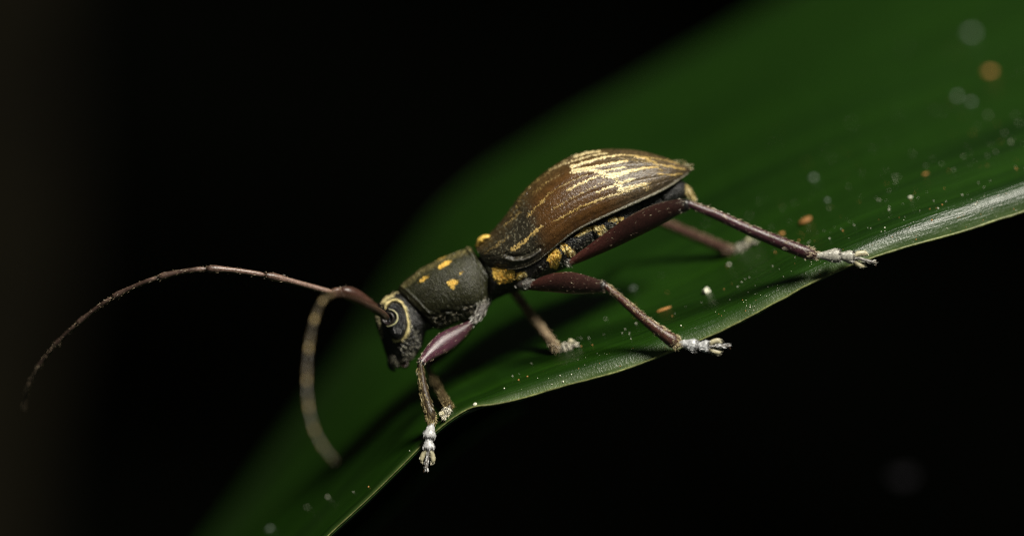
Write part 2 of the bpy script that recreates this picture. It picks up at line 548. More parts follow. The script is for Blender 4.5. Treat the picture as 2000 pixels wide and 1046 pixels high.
spots = [([(872, 549), (880, 545), (894, 547), (896, 553), (890, 560), (882, 564), (875, 557)], 1),
         ([(853, 523), (866, 512), (880, 508), (883, 512), (872, 519), (858, 526)], 1),
         ([(815, 551), (826, 542), (835, 538), (836, 543), (826, 550)], .8),
         ([(842, 510), (860, 502), (872, 498), (870, 503), (856, 509)], .55),
         ([(898, 531), (903, 532), (902, 536), (898, 535)], .7)]
patches = [([(961, 521), (972, 519), (1003, 526), (1006, 534), (1003, 545), (996, 551), (984, 552), (970, 552), (964, 540)], 1),
           ([(1008, 541), (1016, 531), (1025, 531), (1026, 538), (1018, 545), (1010, 548)], .9),
           ([(1071, 492), (1082, 486), (1093, 487), (1095, 500), (1092, 515), (1088, 524), (1076, 524), (1070, 508)], 1),
           ([(1090, 476), (1097, 473), (1110, 480), (1122, 492), (1120, 499), (1110, 500), (1098, 489)], 1),
           ([(1122, 461), (1140, 446), (1160, 439), (1180, 441), (1182, 454), (1170, 460), (1165, 449), (1148, 450), (1132, 459)], .65),
           ([(1187, 428), (1198, 423), (1217, 424), (1217, 434), (1206, 438), (1204, 430), (1190, 433)], .7),
           ([(931, 482), (938, 466), (950, 461), (956, 464), (952, 474), (940, 483)], 1)]
spots = [([tuple(np.mean(p_, 0) + (np.array(c_) - np.mean(p_, 0)) * .86) for c_ in p_], a_) for p_, a_ in spots]
jit = np.stack([vnoise(np.stack([q[:, 0] / 3, q[:, 1] / 3, q[:, 0] * 0 + 7], 1)),
                vnoise(np.stack([q[:, 0] / 3, q[:, 1] / 3, q[:, 0] * 0 + 11], 1))], 1)
qj = q + (jit - .5) * 5
for poly, a in spots + patches[:6]:
    w = in_poly(qj, poly)
    col[w] = col[w] * (1 - a) + GOLD * a * (0.95 + 0.4 * n2_[w])[:, None]
# antennal base and vertex scales
for poly in ([(748, 586), (756, 578), (766, 574), (768, 579), (757, 587), (751, 594)],):
    w = in_poly(qj, poly)
    col[w] = PALE * .7
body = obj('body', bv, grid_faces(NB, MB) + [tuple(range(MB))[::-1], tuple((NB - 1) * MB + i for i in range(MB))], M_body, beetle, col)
body_bvh = BVHTree.FromPolygons([tuple(v) for v in bv], grid_faces(NB, MB))

def surf(px, py, bvh=body_bvh):
    o = Vector((0, -DIST, 0))
    loc, n, i, dist = bvh.ray_cast(o, (Vector(P(px, py, 0)) - o).normalized())
    if loc is None:
        return None, None
    if n.y > 0:
        n = -n
    return np.array(loc), np.array(n)

def screen_dir(dx, dy):
    v = np.array([dx, 0, -dy], float)
    return v / (np.linalg.norm(v) + 1e-9)

def fur_region(poly, count, direction, length, width, color, lift=0.35, bvh=body_bvh, spread=.35, cvar=.35, fn=None):
    """Short lying hairs on the camera-side surface inside a pixel polygon."""
    poly = np.asarray(poly, float)
    lo, hi = poly.min(0), poly.max(0)
    cand = rng.uniform(lo, hi, (count * 10, 2))
    cand = cand[in_poly(cand, poly)]
    if fn is not None:
        cand = cand[fn(cand)]
    B, Dr, Nn = [], [], []
    jit_ = rng.normal(size=(len(cand), 3)) * spread
    for k_, p in enumerate(cand):
        if len(B) >= count:
            break
        h, n = surf(p[0], p[1], bvh)
        if h is None:
            continue
        dv = direction(p) if callable(direction) else screen_dir(*direction)
        dv = dv - n * (dv @ n)
        dv /= math.sqrt(dv @ dv) + 1e-9
        B.append(h - n * .001)
        Dr.append(dv + n * lift + jit_[k_])
        Nn.append(n)
    B, Dr, Nn = np.array(B), np.array(Dr), np.array(Nn)
    L = length * K * rng.uniform(.6, 1.3, len(B))
    cc = np.asarray(color)[None, :] * rng.uniform(1 - cvar, 1 + cvar, (len(B), 1))
    return hairs(B, Dr, L, width * K, np.clip(cc, 0, .95), -Nn * .5)

def mirrored(h):
    v, f, c = h
    v2 = v.copy()
    v2[:, 1] *= -1
    return merge([h, (v2, f, c)])

# fur on the body
fur = []
for poly, a in spots:
    ar = np.ptp(np.array(poly)[:, 0]) * np.ptp(np.array(poly)[:, 1])
    fur.append(fur_region(poly, int(ar * .8), (0.75, -0.5), 6, .7, GOLD * (1.1 if a > .7 else .6), lift=.18, spread=.22, cvar=.35))
for poly, a in patches[:6]:
    ar = np.ptp(np.array(poly)[:, 0]) * np.ptp(np.array(poly)[:, 1])
    c = GOLD if a == 1 else PALE * .75
    dr = (0.35, 0.9) if poly[0][0] > 1060 and poly[0][0] < 1075 else (0.75, 0.35)
    if poly[0][0] == 1090:
        c, dr = PALE, (0.75, .65)
    fur.append(fur_region(poly, int(ar * .9), dr, 6, 1.0, c * 1.35, lift=.12, spread=.12, cvar=.18))
fur.append(fur_region([(754, 694), (800, 700), (792, 712), (762, 716)], 60, (0.0, 1), 10, .6, (.30, .28, .20), lift=.5, spread=.35))
# thin olive bloom over the pronotum
fur.append(fur_region([(785, 560), (820, 529), (850, 513), (885, 498), (915, 487), (935, 515), (944, 560), (930, 590), (880, 605), (835, 600)],
                      2200, (0.6, -0.45), 4, .6, (.10, .095, .04), lift=.2, cvar=.9))
fur.append(fur_region([(781, 561), (820, 526), (850, 510), (885, 495), (915, 483), (917, 490), (885, 503), (850, 518), (820, 535), (790, 562)],
                      900, (0.7, -0.45), 5, .8, (.24, .20, .08), lift=.3, cvar=.5))
# silver hairs on the cheek, flank of the prothorax and sternum
fur.append(fur_region([(792, 642), (808, 632), (822, 655), (818, 682), (800, 690), (780, 688), (778, 672), (790, 660)], 380,
                      (0.35, 0.8), 6, .8, (.26, .25, .20), lift=.4, spread=.6, cvar=.6))
fur.append(fur_region([(783, 590), (795, 600), (804, 635), (796, 655), (789, 640), (790, 612)], 420, (0.5, 0.7), 5, 1.0, (.50, .48, .36), lift=.15))
fur.append(fur_region([(770, 572), (790, 588), (810, 606), (800, 618), (785, 598), (765, 590)], 160, (0.6, 0.6), 4, .6, (.16, .16, .12), lift=.15))
fur.append(fur_region([(836, 622), (880, 612), (930, 592), (948, 580), (952, 600), (930, 612), (890, 632), (850, 642)], 620,
                      (0.9, -0.1), 8, .8, (.24, .22, .16), lift=.35, spread=.6, cvar=.7))
fur.append(fur_region([(762, 575), (775, 570), (757, 594), (745, 602), (742, 592)], 160, (0.5, -.6), 6, 1.2, PALE * .9, lift=.3))
fur.append(fur_region([(735, 615), (741, 612), (750, 660), (744, 655)], 130, (-0.5, 0.8), 7, .9, (.42, .38, .22), lift=.4))
fur.append(fur_region([(756, 690), (772, 692), (778, 714), (762, 714)], 160, (0.1, 1), 8, .9, (.20, .19, .15), lift=.4, spread=.5))
fur.append(fur_region([(785, 692), (808, 688), (806, 700), (788, 704)], 90, (0.6, -0.3), 7, .9, (.22, .21, .16), lift=.4, spread=.5))
fur.append(fur_region([(1010, 545), (1050, 540), (1075, 528), (1110, 512), (1160, 470), (1220, 430), (1300, 395), (1320, 385),
                       (1250, 400), (1170, 440), (1110, 470), (1060, 510)], 900, (0.9, -0.3), 6, .7, (.16, .155, .12), lift=.4, spread=.7, cvar=.8))
fur.append(fur_region([(925, 592), (950, 580), (957, 575), (960, 590), (940, 608), (928, 612)], 150, (0.4, 0.6), 8, 1.0, (.45, .44, .38), lift=.4, spread=.5))
fv, ff, fc = merge([mirrored(h) for h in fur])
fo = obj('body_hair', fv, ff, M_hair, beetle, fc)
fo['kind'] = 'stuff'

# mandibles and palps under the face
for sgn in (-1, 1):
    y0 = sgn * .028
    v, f, run, nor, tan = tube([(768, 700, y0, 9, 7), (764, 710, y0 * .9, 8, 6), (766, 719, y0 * .5, 5, 4), (772, 724, 0, 1.5, 1.5)], 16, 12)
    obj('mandible', v, f, M_body, beetle, np.tile([.006, .0055, .005], (len(v), 1)))
    v, f, run, nor, tan = tube([(792, 704, sgn * .05, 4), (796, 712, sgn * .055, 3), (789, 716, sgn * .055, 3.2), (784, 714, sgn * .05, 1.5)], 16, 10)
    obj('palp', v, f, M_body, beetle, np.tile([.016, .010, .007], (len(v), 1)))

# ------------------------------------------------------------------ eyes
def eye(sgn):
    h, n = surf(773, 626)
    e = empty('eye', beetle)
    c = h.copy()
    ax1 = screen_dir(math.sin(math.radians(8)), math.cos(math.radians(8)))   # long axis
    ax1 = ax1 - n * (ax1 @ n)
    ax1 /= np.linalg.norm(ax1)
    ax2 = np.cross(n, ax1)
    nt_, np_ = 34, 56
    vs = []
    for i in range(nt_):
        th = (i / (nt_ - 1)) * math.radians(100)
        for j in range(np_):
            a = 2 * math.pi * j / np_
            p = c + (ax1 * math.cos(a) * 37 + ax2 * math.sin(a) * 22.5) * K * math.sin(th) + n * (math.cos(th) * 19 - 4) * K
            vs.append(p)
    vs = np.array(vs)
    qq = to_px(vs)
    cl = np.tile([.0055, .0055, .0065], (len(vs), 1)) * (0.8 + .4 * vnoise(vs * 120))[:, None]
    f = grid_faces(nt_, np_)
    def put(name, v, f, m, c_):
        v = v.copy()
        if sgn > 0:
            v[:, 1] *= -1
        return obj(name, v, f, m, e, c_)
    put('lens', vs, f, M_eye, cl)
    ebvh = BVHTree.FromPolygons([tuple(v) for v in vs], f)
    # gold scale ring around the eye, following the head
    ring_px = [(752, 603), (754, 596), (760, 590), (768, 586), (776, 586), (783, 590), (789, 599), (793, 611), (796, 624), (797, 637), (795, 648),
               (789, 657), (781, 663), (773, 665), (767, 663)]
    rows = []
    for k, (x, y) in enumerate(ring_px):
        hh, nn = surf(x, y)
        w = np.interp(k, [0, 2, 5, 7, 9, 11, 13, 14], [.8, 2.2, 1.7, 1.3, 2.2, 3.4, 2.3, .8])
        rows.append((x, y, hh[1] - .006, w, 3.0))
    v, f, run, nor, tan = tube(rows, 70, 12)
    v = v + nor * ((vnoise(v * 220) - .5) * .004)[:, None]
    put('eye_ring', v, f, M_hair, PALE[None, :] * (0.7 + .5 * vnoise(v * 150))[:, None])
    hv = hairs(v[::3], tan[::3] * .15 + nor[::3] * .6 + rng.normal(size=v[::3].shape) * .3 + np.array([.5, -.2, -.1]), 4.5 * K, 1.0 * K,
               PALE * rng.uniform(.6, 1.3, (len(v[::3]), 1)))
    put('ring_hair', *hv[:2], M_hair, hv[2])['kind'] = 'stuff'
    # antennal socket biting into the eye, with its own pale crescent
    hs, ns = surf(759, 622, ebvh)
    if hs is None:
        hs, ns = surf(759, 622)
    ns = np.array([-.35, -.9, .1])
    ns /= np.linalg.norm(ns)
    a1 = np.cross(ns, [0, 1, 0]); a1 /= np.linalg.norm(a1)
    a2 = np.cross(ns, a1)
    prof = [(13.5, -8), (13.5, 1), (12.5, 4.5), (11, 5.2), (9.5, 4.0), (8.0, 0), (5, -3), (0.3, -3)]
    vs2 = np.array([hs + (a1 * math.cos(t) + a2 * math.sin(t)) * r * K + ns * z * K for r, z in prof for t in np.linspace(0, 2 * np.pi, 36, endpoint=False)])
    c2 = np.repeat(np.array([[.008, .008, .008], [.010, .009, .008], [.014, .012, .010], [.014, .010, .010], [.012, .007, .008], [.010, .006, .007], [.02, .010, .012], [.03, .015, .02]]), 36, 0)
    put('antenna_socket', vs2, grid_faces(len(prof), 36), M_leg, c2)
    rows = []
    for x, y, w in [(760, 604, 1.2), (766, 605, 2.2), (772, 609, 2.8), (776, 616, 3.4), (776, 624, 3.6), (772, 631, 3.0), (765, 635, 2.4), (757, 637, 1.8), (753, 634, 1)]:
        hh, nn = surf(x, y, ebvh)
        if hh is None:
            hh, nn = surf(x, y)
        rows.append((x, y, hh[1] - .010, w * .48, 2.0))
    v, f, run, nor, tan = tube(rows, 50, 10)
    put('socket_ring', v, f, M_hair, np.array([.34, .32, .18])[None, :] * (0.5 + .9 * vnoise(v * 150))[:, None])
eye(-1)
eye(1)

# ------------------------------------------------------------------ wing cases
el = [((928, 482), (944, 511), 44), ((937, 476), (955, 518), 58), ((949, 464), (978, 524), 74), ((967, 445), (1008, 525), 87), ((990, 417), (1040, 515), 97),
      ((1018, 379), (1068, 495), 105), ((1058, 341), (1093, 474), 110), ((1110, 308), (1128, 449), 111), ((1150, 295.5), (1166, 430), 109),
      ((1200, 291), (1206, 412), 103), ((1250, 295), (1251, 392), 91), ((1290, 305), (1291, 373), 70), ((1320, 317), (1319, 356), 46),
      ((1338, 325), (1337, 343), 20), ((1350, 330), (1349.5, 334), 5)]
NE, ME = 420, 150
ec = catmull([(a[0][0], a[0][1], a[1][0], a[1][1], a[2]) for a in el], NE)
PH0 = math.radians(-24)
phi = np.linspace(PH0, math.pi / 2, ME)
T_ = np.array([P(r[0], r[1]) for r in ec])
B_ = np.array([P(r[2], r[3]) for r in ec])
Hh = (T_ - B_) / (1 - math.sin(PH0))
Ce = T_ - Hh
EV = (Ce[:, None, :] + Hh[:, None, :] * np.sin(phi)[None, :, None]
      - np.array([0, 1.0, 0]) * (ec[:, 4] * K)[:, None, None] * (np.cos(phi) ** 0.86)[None, :, None])
EV[:, :, 1] -= 0.0015                                      # a hair's breadth of suture
ev = EV.reshape(-1, 3)
tq = np.repeat(np.linspace(0, 1, NE), ME)
eq = to_px(ev)
def z2(l):
    return [(900 + x / 3.875, 270 + y / 3.875) for x, y in l]
stripes = [  # polyline in zoom coordinates, start width, end width, strength
    ([(385, 842), (470, 790), (560, 710), (618, 662)], 30, 22, 1.0), ([(500, 600), (560, 530), (632, 462)], 9, 14, .75),
    ([(345, 565), (400, 480), (470, 400)], 8, 7, .6), ([(330, 660), (400, 610), (450, 555)], 12, 7, .6), ([(370, 590), (420, 520), (450, 450), (520, 370), (600, 300)], 8, 5, .5),
    ([(185, 868), (290, 800), (350, 740)], 10, 6, .45), ([(540, 420), (640, 340), (740, 280)], 5, 4, .5),
    ([(695, 633), (800, 580), (900, 520), (1000, 485), (1100, 445), (1200, 418), (1290, 385), (1410, 345)], 7, 26, .95),
    ([(690, 540), (800, 470), (900, 420), (1000, 370), (1100, 320)], 8, 7, .55), ([(815, 392), (900, 345), (1000, 300), (1070, 272)], 22, 16, 1.0),
    ([(600, 480), (680, 410), (760, 360), (860, 312), (960, 275)], 6, 8, .5),
    ([(860, 140), (940, 112), (1060, 98)], 26, 14, .9), ([(665, 245), (760, 200), (860, 168), (1000, 128), (1110, 112)], 7, 12, .75),
    ([(830, 218), (900, 195), (1000, 170), (1060, 150), (1190, 125), (1350, 132)], 24, 8, .95), ([(830, 244), (960, 226), (1060, 208), (1245, 172)], 22, 20, .95),
    ([(840, 262), (1000, 236), (1080, 250), (1235, 218)], 14, 18, .9), ([(960, 232), (1060, 258), (1130, 290), (1180, 312), (1200, 350), (1215, 395)], 26, 30, 1.0),
    ([(1100, 285), (1180, 275), (1280, 248), (1390, 225), (1500, 218)], 50, 10, 1.0), ([(1025, 412), (1120, 370), (1200, 345), (1295, 308)], 10, 26, 1.0),
    ([(1190, 395), (1300, 362), (1405, 345)], 26, 26, .9), ([(1385, 345), (1415, 395)], 18, 14, .6), ([(1325, 142), (1400, 152), (1465, 180), (1485, 212), (1515, 240), (1510, 268)], 18, 12, .8),
    ([(1350, 140), (1450, 148), (1560, 168), (1650, 196)], 12, 8, .6), ([(1470, 195), (1600, 215), (1690, 236)], 14, 12, .8), ([(1500, 270), (1600, 277), (1670, 268)], 12, 12, .7),
    ([(1150, 130), (1300, 165), (1400, 180), (1480, 185)], 3, 10, .35), ([(560, 340), (700, 225), (800, 165), (880, 130)], 5, 6, .5),
    ([(455, 900), (540, 880), (600, 855)], 4, 4, .0)]
nz = lambda s, o: vnoise(np.stack([eq[:, 0] / s, eq[:, 1] / s, eq[:, 0] * 0 + o], 1))
# hairs smear the pattern along the case, so jitter runs mostly lengthwise
ej = eq + np.stack([(nz(3.2, 1) - .5) * 9 + (nz(1.3, 9) - .5) * 7, (nz(2.2, 2) - .5) * 2.2 + (nz(1.0, 8) - .5) * 1.6], 1)
gold = np.zeros(len(ev))
for line, w0, w1, s in stripes:
    if s <= 0:
        continue
    dd, rr = poly_dist(ej, z2(line))
    w = (w0 + (w1 - w0) * rr) / 3.875 / 2 * .78
    gold = np.maximum(gold, s * sstep(w * 1.25, w * .6, dd))
x, y = eq[:, 0], eq[:, 1]
front = sstep(0, 1, np.clip((1075 - x + (y - 440) * .35) / 50, 0, 1))
rear = sstep(1150, 1235, x - (y - 350) * .4)
n_a, n_b = nz(1.5, 3), nz(9, 4)
brown = np.array([.064, .029, .0075])
dark = np.array([.022, .019, .012])
grey = np.array([.070, .052, .030])
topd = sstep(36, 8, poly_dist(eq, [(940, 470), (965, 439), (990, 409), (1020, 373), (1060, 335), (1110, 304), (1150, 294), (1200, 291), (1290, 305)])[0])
base = brown[None] * (1 - front)[:, None] + dark[None] * front[:, None]
wr = (rear * .85)[:, None]
base = base * (1 - wr) + (grey[None] * (0.25 + 1.5 * n_a)[:, None]) * wr
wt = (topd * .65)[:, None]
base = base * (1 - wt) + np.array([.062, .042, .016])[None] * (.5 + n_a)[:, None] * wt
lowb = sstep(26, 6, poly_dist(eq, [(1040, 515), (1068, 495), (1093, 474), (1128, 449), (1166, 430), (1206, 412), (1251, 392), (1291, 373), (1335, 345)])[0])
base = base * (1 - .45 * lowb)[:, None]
base = base * (0.65 + .45 * n_b + .3 * n_a)[:, None]
# pale pits at the shoulder
pits = (nz(2.4, 12) > .80) & (front > .5)
base[pits] = np.array([.13, .12, .08])
core = sstep(75, 12, poly_dist(eq, z2([(880, 235), (1000, 235), (1100, 265), (1180, 310), (1210, 380)]))[0])[:, None]
gcol = (np.array([.52, .36, .12]) * (1 - core) + np.array([.88, .74, .42]) * core) * (0.6 + .6 * n_a)[:, None]  # gold paled towards the core: the highlight is put into the colour
gw = np.clip(gold * (0.75 + .5 * nz(1.2, 5)), 0, 1)[:, None]
ecol = base * (1 - gw) + gcol * gw
en = np.cross(np.gradient(EV, axis=0), np.gradient(EV, axis=1)).reshape(-1, 3)
en /= np.linalg.norm(en, axis=1)[:, None] + 1e-9
en *= np.where(np.sum(en * (ev - np.repeat(Ce, ME, 0)), 1) < 0, -1, 1)[:, None]
ed = gold * .0016 + (nz(1.6, 6) - .5) * .0016
shoulder = [(988, 504), (1003, 508), (1022, 507), (1040, 500), (1054, 490)]
ed += .007 * np.exp(-(poly_dist(eq, shoulder)[0] / 3.2) ** 2)
ed -= .006 * np.exp(-(poly_dist(eq, [(p[0], p[1] - 7) for p in shoulder])[0] / 4.0) ** 2)
for k_ in range(9):                                               # shallow striae
    p0 = PH0 + (math.pi / 2 - PH0) * (k_ + .6) / 9
    ed -= np.tile(.0018 * np.exp(-((phi - p0) / .035) ** 2), NE)
ev2 = ev + en * ed[:, None]
sh = poly_dist(eq, shoulder)[0] < 2.2
ecol[sh] = ecol[sh] * .5 + np.array([.10, .095, .085]) * .5  # shoulder ridge painted paler to stand for its shine
efac = grid_faces(NE, ME, closed=False)
elytra_bvh = BVHTree.FromPolygons([tuple(v) for v in ev2], efac)
def gold_at(p):
    r = np.zeros(len(p), bool)
    for line, w0, w1, st_ in stripes:
        if st_ < .45:
            continue
        dd, rr = poly_dist(p, z2(line))
        r |= dd < (w0 + (w1 - w0) * rr) / 3.875 / 2 * rng.uniform(.4, .9, len(p))
    return r
EL_OUT = [(932, 480), (965, 443), (990, 413), (1020, 377), (1060, 339), (1110, 308), (1150, 297), (1200, 294), (1250, 298), (1290, 308), (1320, 320), (1346, 331),
          (1335, 343), (1290, 372), (1250, 390), (1166, 428), (1128, 447), (1093, 472), (1068, 493), (1040, 513), (1008, 523), (955, 516)]
tail = [(930, 500), (1000, 440), (1060, 385), (1130, 345), (1200, 325), (1280, 322), (1350, 332)]
def along(p):
    s = np.interp(p[0], [930, 1000, 1060, 1130, 1200, 1280, 1350], [-50, -42, -35, -25, -12, 2, 14]) + (p[1] - 370) * -.05
    return screen_dir(math.cos(math.radians(s)), math.sin(math.radians(s)))
CORE = z2([(820, 190), (960, 180), (1130, 230), (1290, 215), (1400, 210), (1320, 270), (1330, 320), (1420, 340), (1300, 390), (1190, 410), (1130, 330), (1000, 275), (830, 265)])
gh = merge([fur_region(EL_OUT, 4200, along, 6, .8, (.58, .41, .15), lift=.10, bvh=elytra_bvh, spread=.09, cvar=.35, fn=gold_at),
            fur_region(CORE, 2600, along, 6, .9, (.94, .86, .62), lift=.10, bvh=elytra_bvh, spread=.08, cvar=.2, fn=gold_at)])  # near-white hairs carry the painted highlight of the main patch
bh = fur_region(EL_OUT, 3600, along, 4, .6, (.11, .060, .018), lift=.22, bvh=elytra_bvh, spread=.3, cvar=.7)
hair_e = merge([gh, bh])
M_gold = pigment_mat('gold_bristle', rough=0.33, spec=0.7, nscale=60, namt=0.2, bscale=60, bump=0.0, sheen=.3)
for sgn in (1, -1):
    v = ev2.copy()
    v[:, 1] *= sgn
    if sgn < 0:                                                    # the far case ends a little higher
        v[:, 2] += .016 * (sstep(.9, 1, tq))
        v[:, 0] -= .030 * (sstep(.9, 1, tq))
    e = obj('wing_case', v, efac, M_elytra, beetle, ecol)
    hv = hair_e[0].copy()
    hv[:, 1] *= sgn
    ho = obj('wing_case_hair', hv, hair_e[1], M_gold, e, hair_e[2])
    ho['kind'] = 'stuff'
    rows = []
    for i in range(int(NE * .10), NE - 4, 8):
        b = ev2[i * ME]
        pq = to_px(b[None])[0]
        w = np.interp(i / NE, [.1, .25, .4, .75, .9, 1], [1.0, 1.4, 2.0, 3.2, 2.4, 1.0])
        rows.append((pq[0], pq[1] - w * .3, b[1] - .004, w, 3))
    v, f, run, nor, tan = tube(rows, 220, 10)
    v[:, 1] *= sgn
    cm = np.interp(run, [0, .3, .5, .8, 1], [0, .1, .6, 1, .8])[:, None]
    v = v + nor * ((vnoise(v * 170) - .5) * .003)[:, None]
    mc = (np.array([.03, .027, .018]) * (1 - cm) + np.array([.13, .12, .085]) * cm) * (0.3 + 1.3 * vnoise(v * 190))[:, None]
    obj('wing_case_margin', v, f, M_body, e, mc)
    # scale tuft where the case meets the pronotum
    tv, tf, tr, tn, tt_ = tube([(931, 481, -.05 * 1, 3, 8), (937, 472, -.055, 6, 12), (946, 465, -.065, 6, 14), (955, 462, -.08, 3, 8)], 24, 14)
    tv = tv + tn * ((vnoise(tv * 180) - .5) * .006)[:, None]
    tv[:, 1] *= sgn
    obj('basal_tuft', tv, tf, M_hair, e, GOLD * (0.8 + .4 * vnoise(tv * 120))[:, None])
    # ragged tip hairs
    hb = np.array([P(*p_) for p_ in zip(rng.uniform(1318, 1348, 60), rng.uniform(321, 331, 60), rng.uniform(-.035, -.008, 60))])
    hd_ = np.tile([1.0, 0, .12], (60, 1)) + rng.normal(size=(60, 3)) * .22
    hx = hairs(hb, hd_, rng.uniform(6, 13, 60) * K, 1.1 * K, np.array([.30, .25, .13]) * rng.uniform(.5, 1.3, (60, 1)))
    hx[0][:, 1] *= sgn
    if sgn < 0:
        hx[0][:, 0] -= .03
        hx[0][:, 2] += .018
    obj('tip_hair', hx[0], hx[1], M_hair, e, hx[2])['kind'] = 'stuff'
    # spiny tip
    tp = (1350, 331) if sgn > 0 else (1336, 324)
    tb = [(tp[0] - 12, tp[1] - 2, -.012 * sgn, 3.0), (tp[0], tp[1], -.012 * sgn, 2.0), (tp[0] + 5, tp[1] - (1 if sgn > 0 else 2), -.014 * sgn, .6)]
    v, f, run, nor, tan = tube(tb, 12, 8)
    obj('tip_spine', v, f, M_elytra, e, np.tile([.16, .14, .085], (len(v), 1)))

# abdomen end tuft
v, f, run, nor, tan = tube([(1334, 362, -.03, 3), (1341, 370, -.04, 5), (1349, 382, -.05, 4.5), (1355, 391, -.05, 2)], 24, 12)
tb = obj('abdomen_tip', v, f, M_hair, beetle, np.array([.36, .27, .10]) * (0.5 + .9 * vnoise(v * 130))[:, None])
hh = hairs(v, nor + np.array([.7, -.1, -.5]) + rng.normal(size=v.shape) * .3, 7 * K, .9 * K, np.array([.55, .44, .20]) * rng.uniform(.5, 1.2, (len(v), 1)))
obj('tip_hair', hh[0], hh[1], M_hair, tb, hh[2])['kind'] = 'stuff'

# ------------------------------------------------------------------ legs
PURP = np.array([.024, .0115, .0092])
RED = np.array([.075, .022, .018])
def limb_fur(tb, count, length, width, color, up_only=None, lo=0, hi=1, lift=.6, spread=.25, cvar=.5):
    v, f, run, nor, tan = tb
    ok = np.where((run >= lo) & (run <= hi))[0]
    if up_only is not None:
        u = np.asarray(up_only, float)
        ok = ok[(nor[ok] @ (u / np.linalg.norm(u))) > 0.25]
    i = rng.choice(ok, count)
    B = v[i] + rng.normal(size=(count, 3)) * K * 1.0 - nor[i] * K * 1.2
    d = tan[i] + nor[i] * lift + rng.normal(size=(count, 3)) * spread
    return hairs(B, d, length * K * rng.uniform(.5, 1.3, count), width * K, np.asarray(color)[None] * rng.uniform(1 - cvar, 1 + cvar, (count, 1)), -nor[i] * .4)

def tarsus(leg, J, W, depthw, fur_list, claw_w=3.0, white=(.78, .78, .76), lobe=1.0):
    """J: five joints (px, py, depth): base, end 1, end 2, end of lobes, claw tip. W: widths at the ends."""
    J = [np.array(j, float) for j in J]
    def seg(a, b, w0, w1, name='tarsus_segment', n=18):
        rows = []
        for t, k in ((0, .75), (.15, 1), (.5, .5), (.85, 1.0), (1, .92)):
            p = a + (b - a) * t
            w = {0: w0 * .7, .15: w0, .5: (w0 + w1) * .5, .85: w1, 1: w1 * .85}[t]
            rows.append((p[0], p[1], p[2], w, max(w * .75, depthw * .5)))
        tb = tube(rows, n, 14)
        cl = np.asarray(white)[None] * .5 * (0.4 + .9 * vnoise(tb[0] * 150))[:, None]
        obj(name, tb[0], tb[1], M_leg, leg, cl)
        fur_list.append(limb_fur(tb, 380, 8, .9, white, lift=.12, spread=.09, cvar=.35, hi=.85))
        fur_list.append(limb_fur(tb, 150, 6, 1.0, (.04, .036, .032), lift=.3, spread=.2, lo=.86))
        return tb
    seg(J[0], J[1], W[0] * .55, W[1])
    seg(J[1], J[2], W[1] * .5, W[2])
    ax = J[3] - J[2]
    perp = np.array([-ax[1], ax[0], 0]) / (np.linalg.norm(ax[:2]) + 1e-6)
    for s in (-1, 1):
        o1 = perp * s * W[2] * .35
        o2 = perp * s * W[2] * .95 * lobe
        rows = [tuple(J[2] + o1 * .5) + (W[2] * .34, depthw * .5), tuple(J[2] + ax * .45 + o2 * .8) + (W[2] * .42, depthw * .6),
                tuple(J[2] + ax * .85 + o2) + (W[2] * .36, depthw * .5), tuple(J[2] + ax + o2 * .9) + (W[2] * .15, depthw * .25)]
        tb = tube(rows, 16, 12)
        obj('tarsus_lobe', tb[0], tb[1], M_hair, leg, np.array([.34, .31, .20])[None] * (0.6 + .8 * vnoise(tb[0] * 150))[:, None])
        fur_list.append(limb_fur(tb, 110, 5, .8, (.66, .62, .46), lift=.12, spread=.1, cvar=.4))
    m = J[2] + ax * .2
    dz = np.array([0, 0, -.012])
    tb = tube([tuple(m + dz) + (claw_w * .7,), tuple((m + J[4]) / 2 + dz) + (claw_w,), tuple(J[4] + dz) + (claw_w * 1.15,)], 16, 10)
    obj('claw_segment', tb[0], tb[1], M_leg, leg, np.tile([.12, .11, .10], (len(tb[0]), 1)))
    fur_list.append(limb_fur(tb, 110, 8, 1.0, white, lift=.25, spread=.15))
    cd = (J[4] - J[2])
    cd = cd / (np.linalg.norm(cd[:2]) + 1e-6)
    for s in (-1, 1):
        e0 = J[4] + dz
        e1_ = e0 + cd * 4 * np.array([1, 1, 0]) + perp * s * 3
        e2_ = e0 + cd * 6 * np.array([1, 1, 0]) + perp * s * 4 + np.array([0, 3, 0])
        tb = tube([tuple(e0) + (1.5,), tuple(e1_) + (1.2,), tuple(e2_) + (.4,)], 10, 8)
        obj('claw', tb[0], tb[1], M_leg, leg, np.tile([.05, .03, .02], (len(tb[0]), 1)))

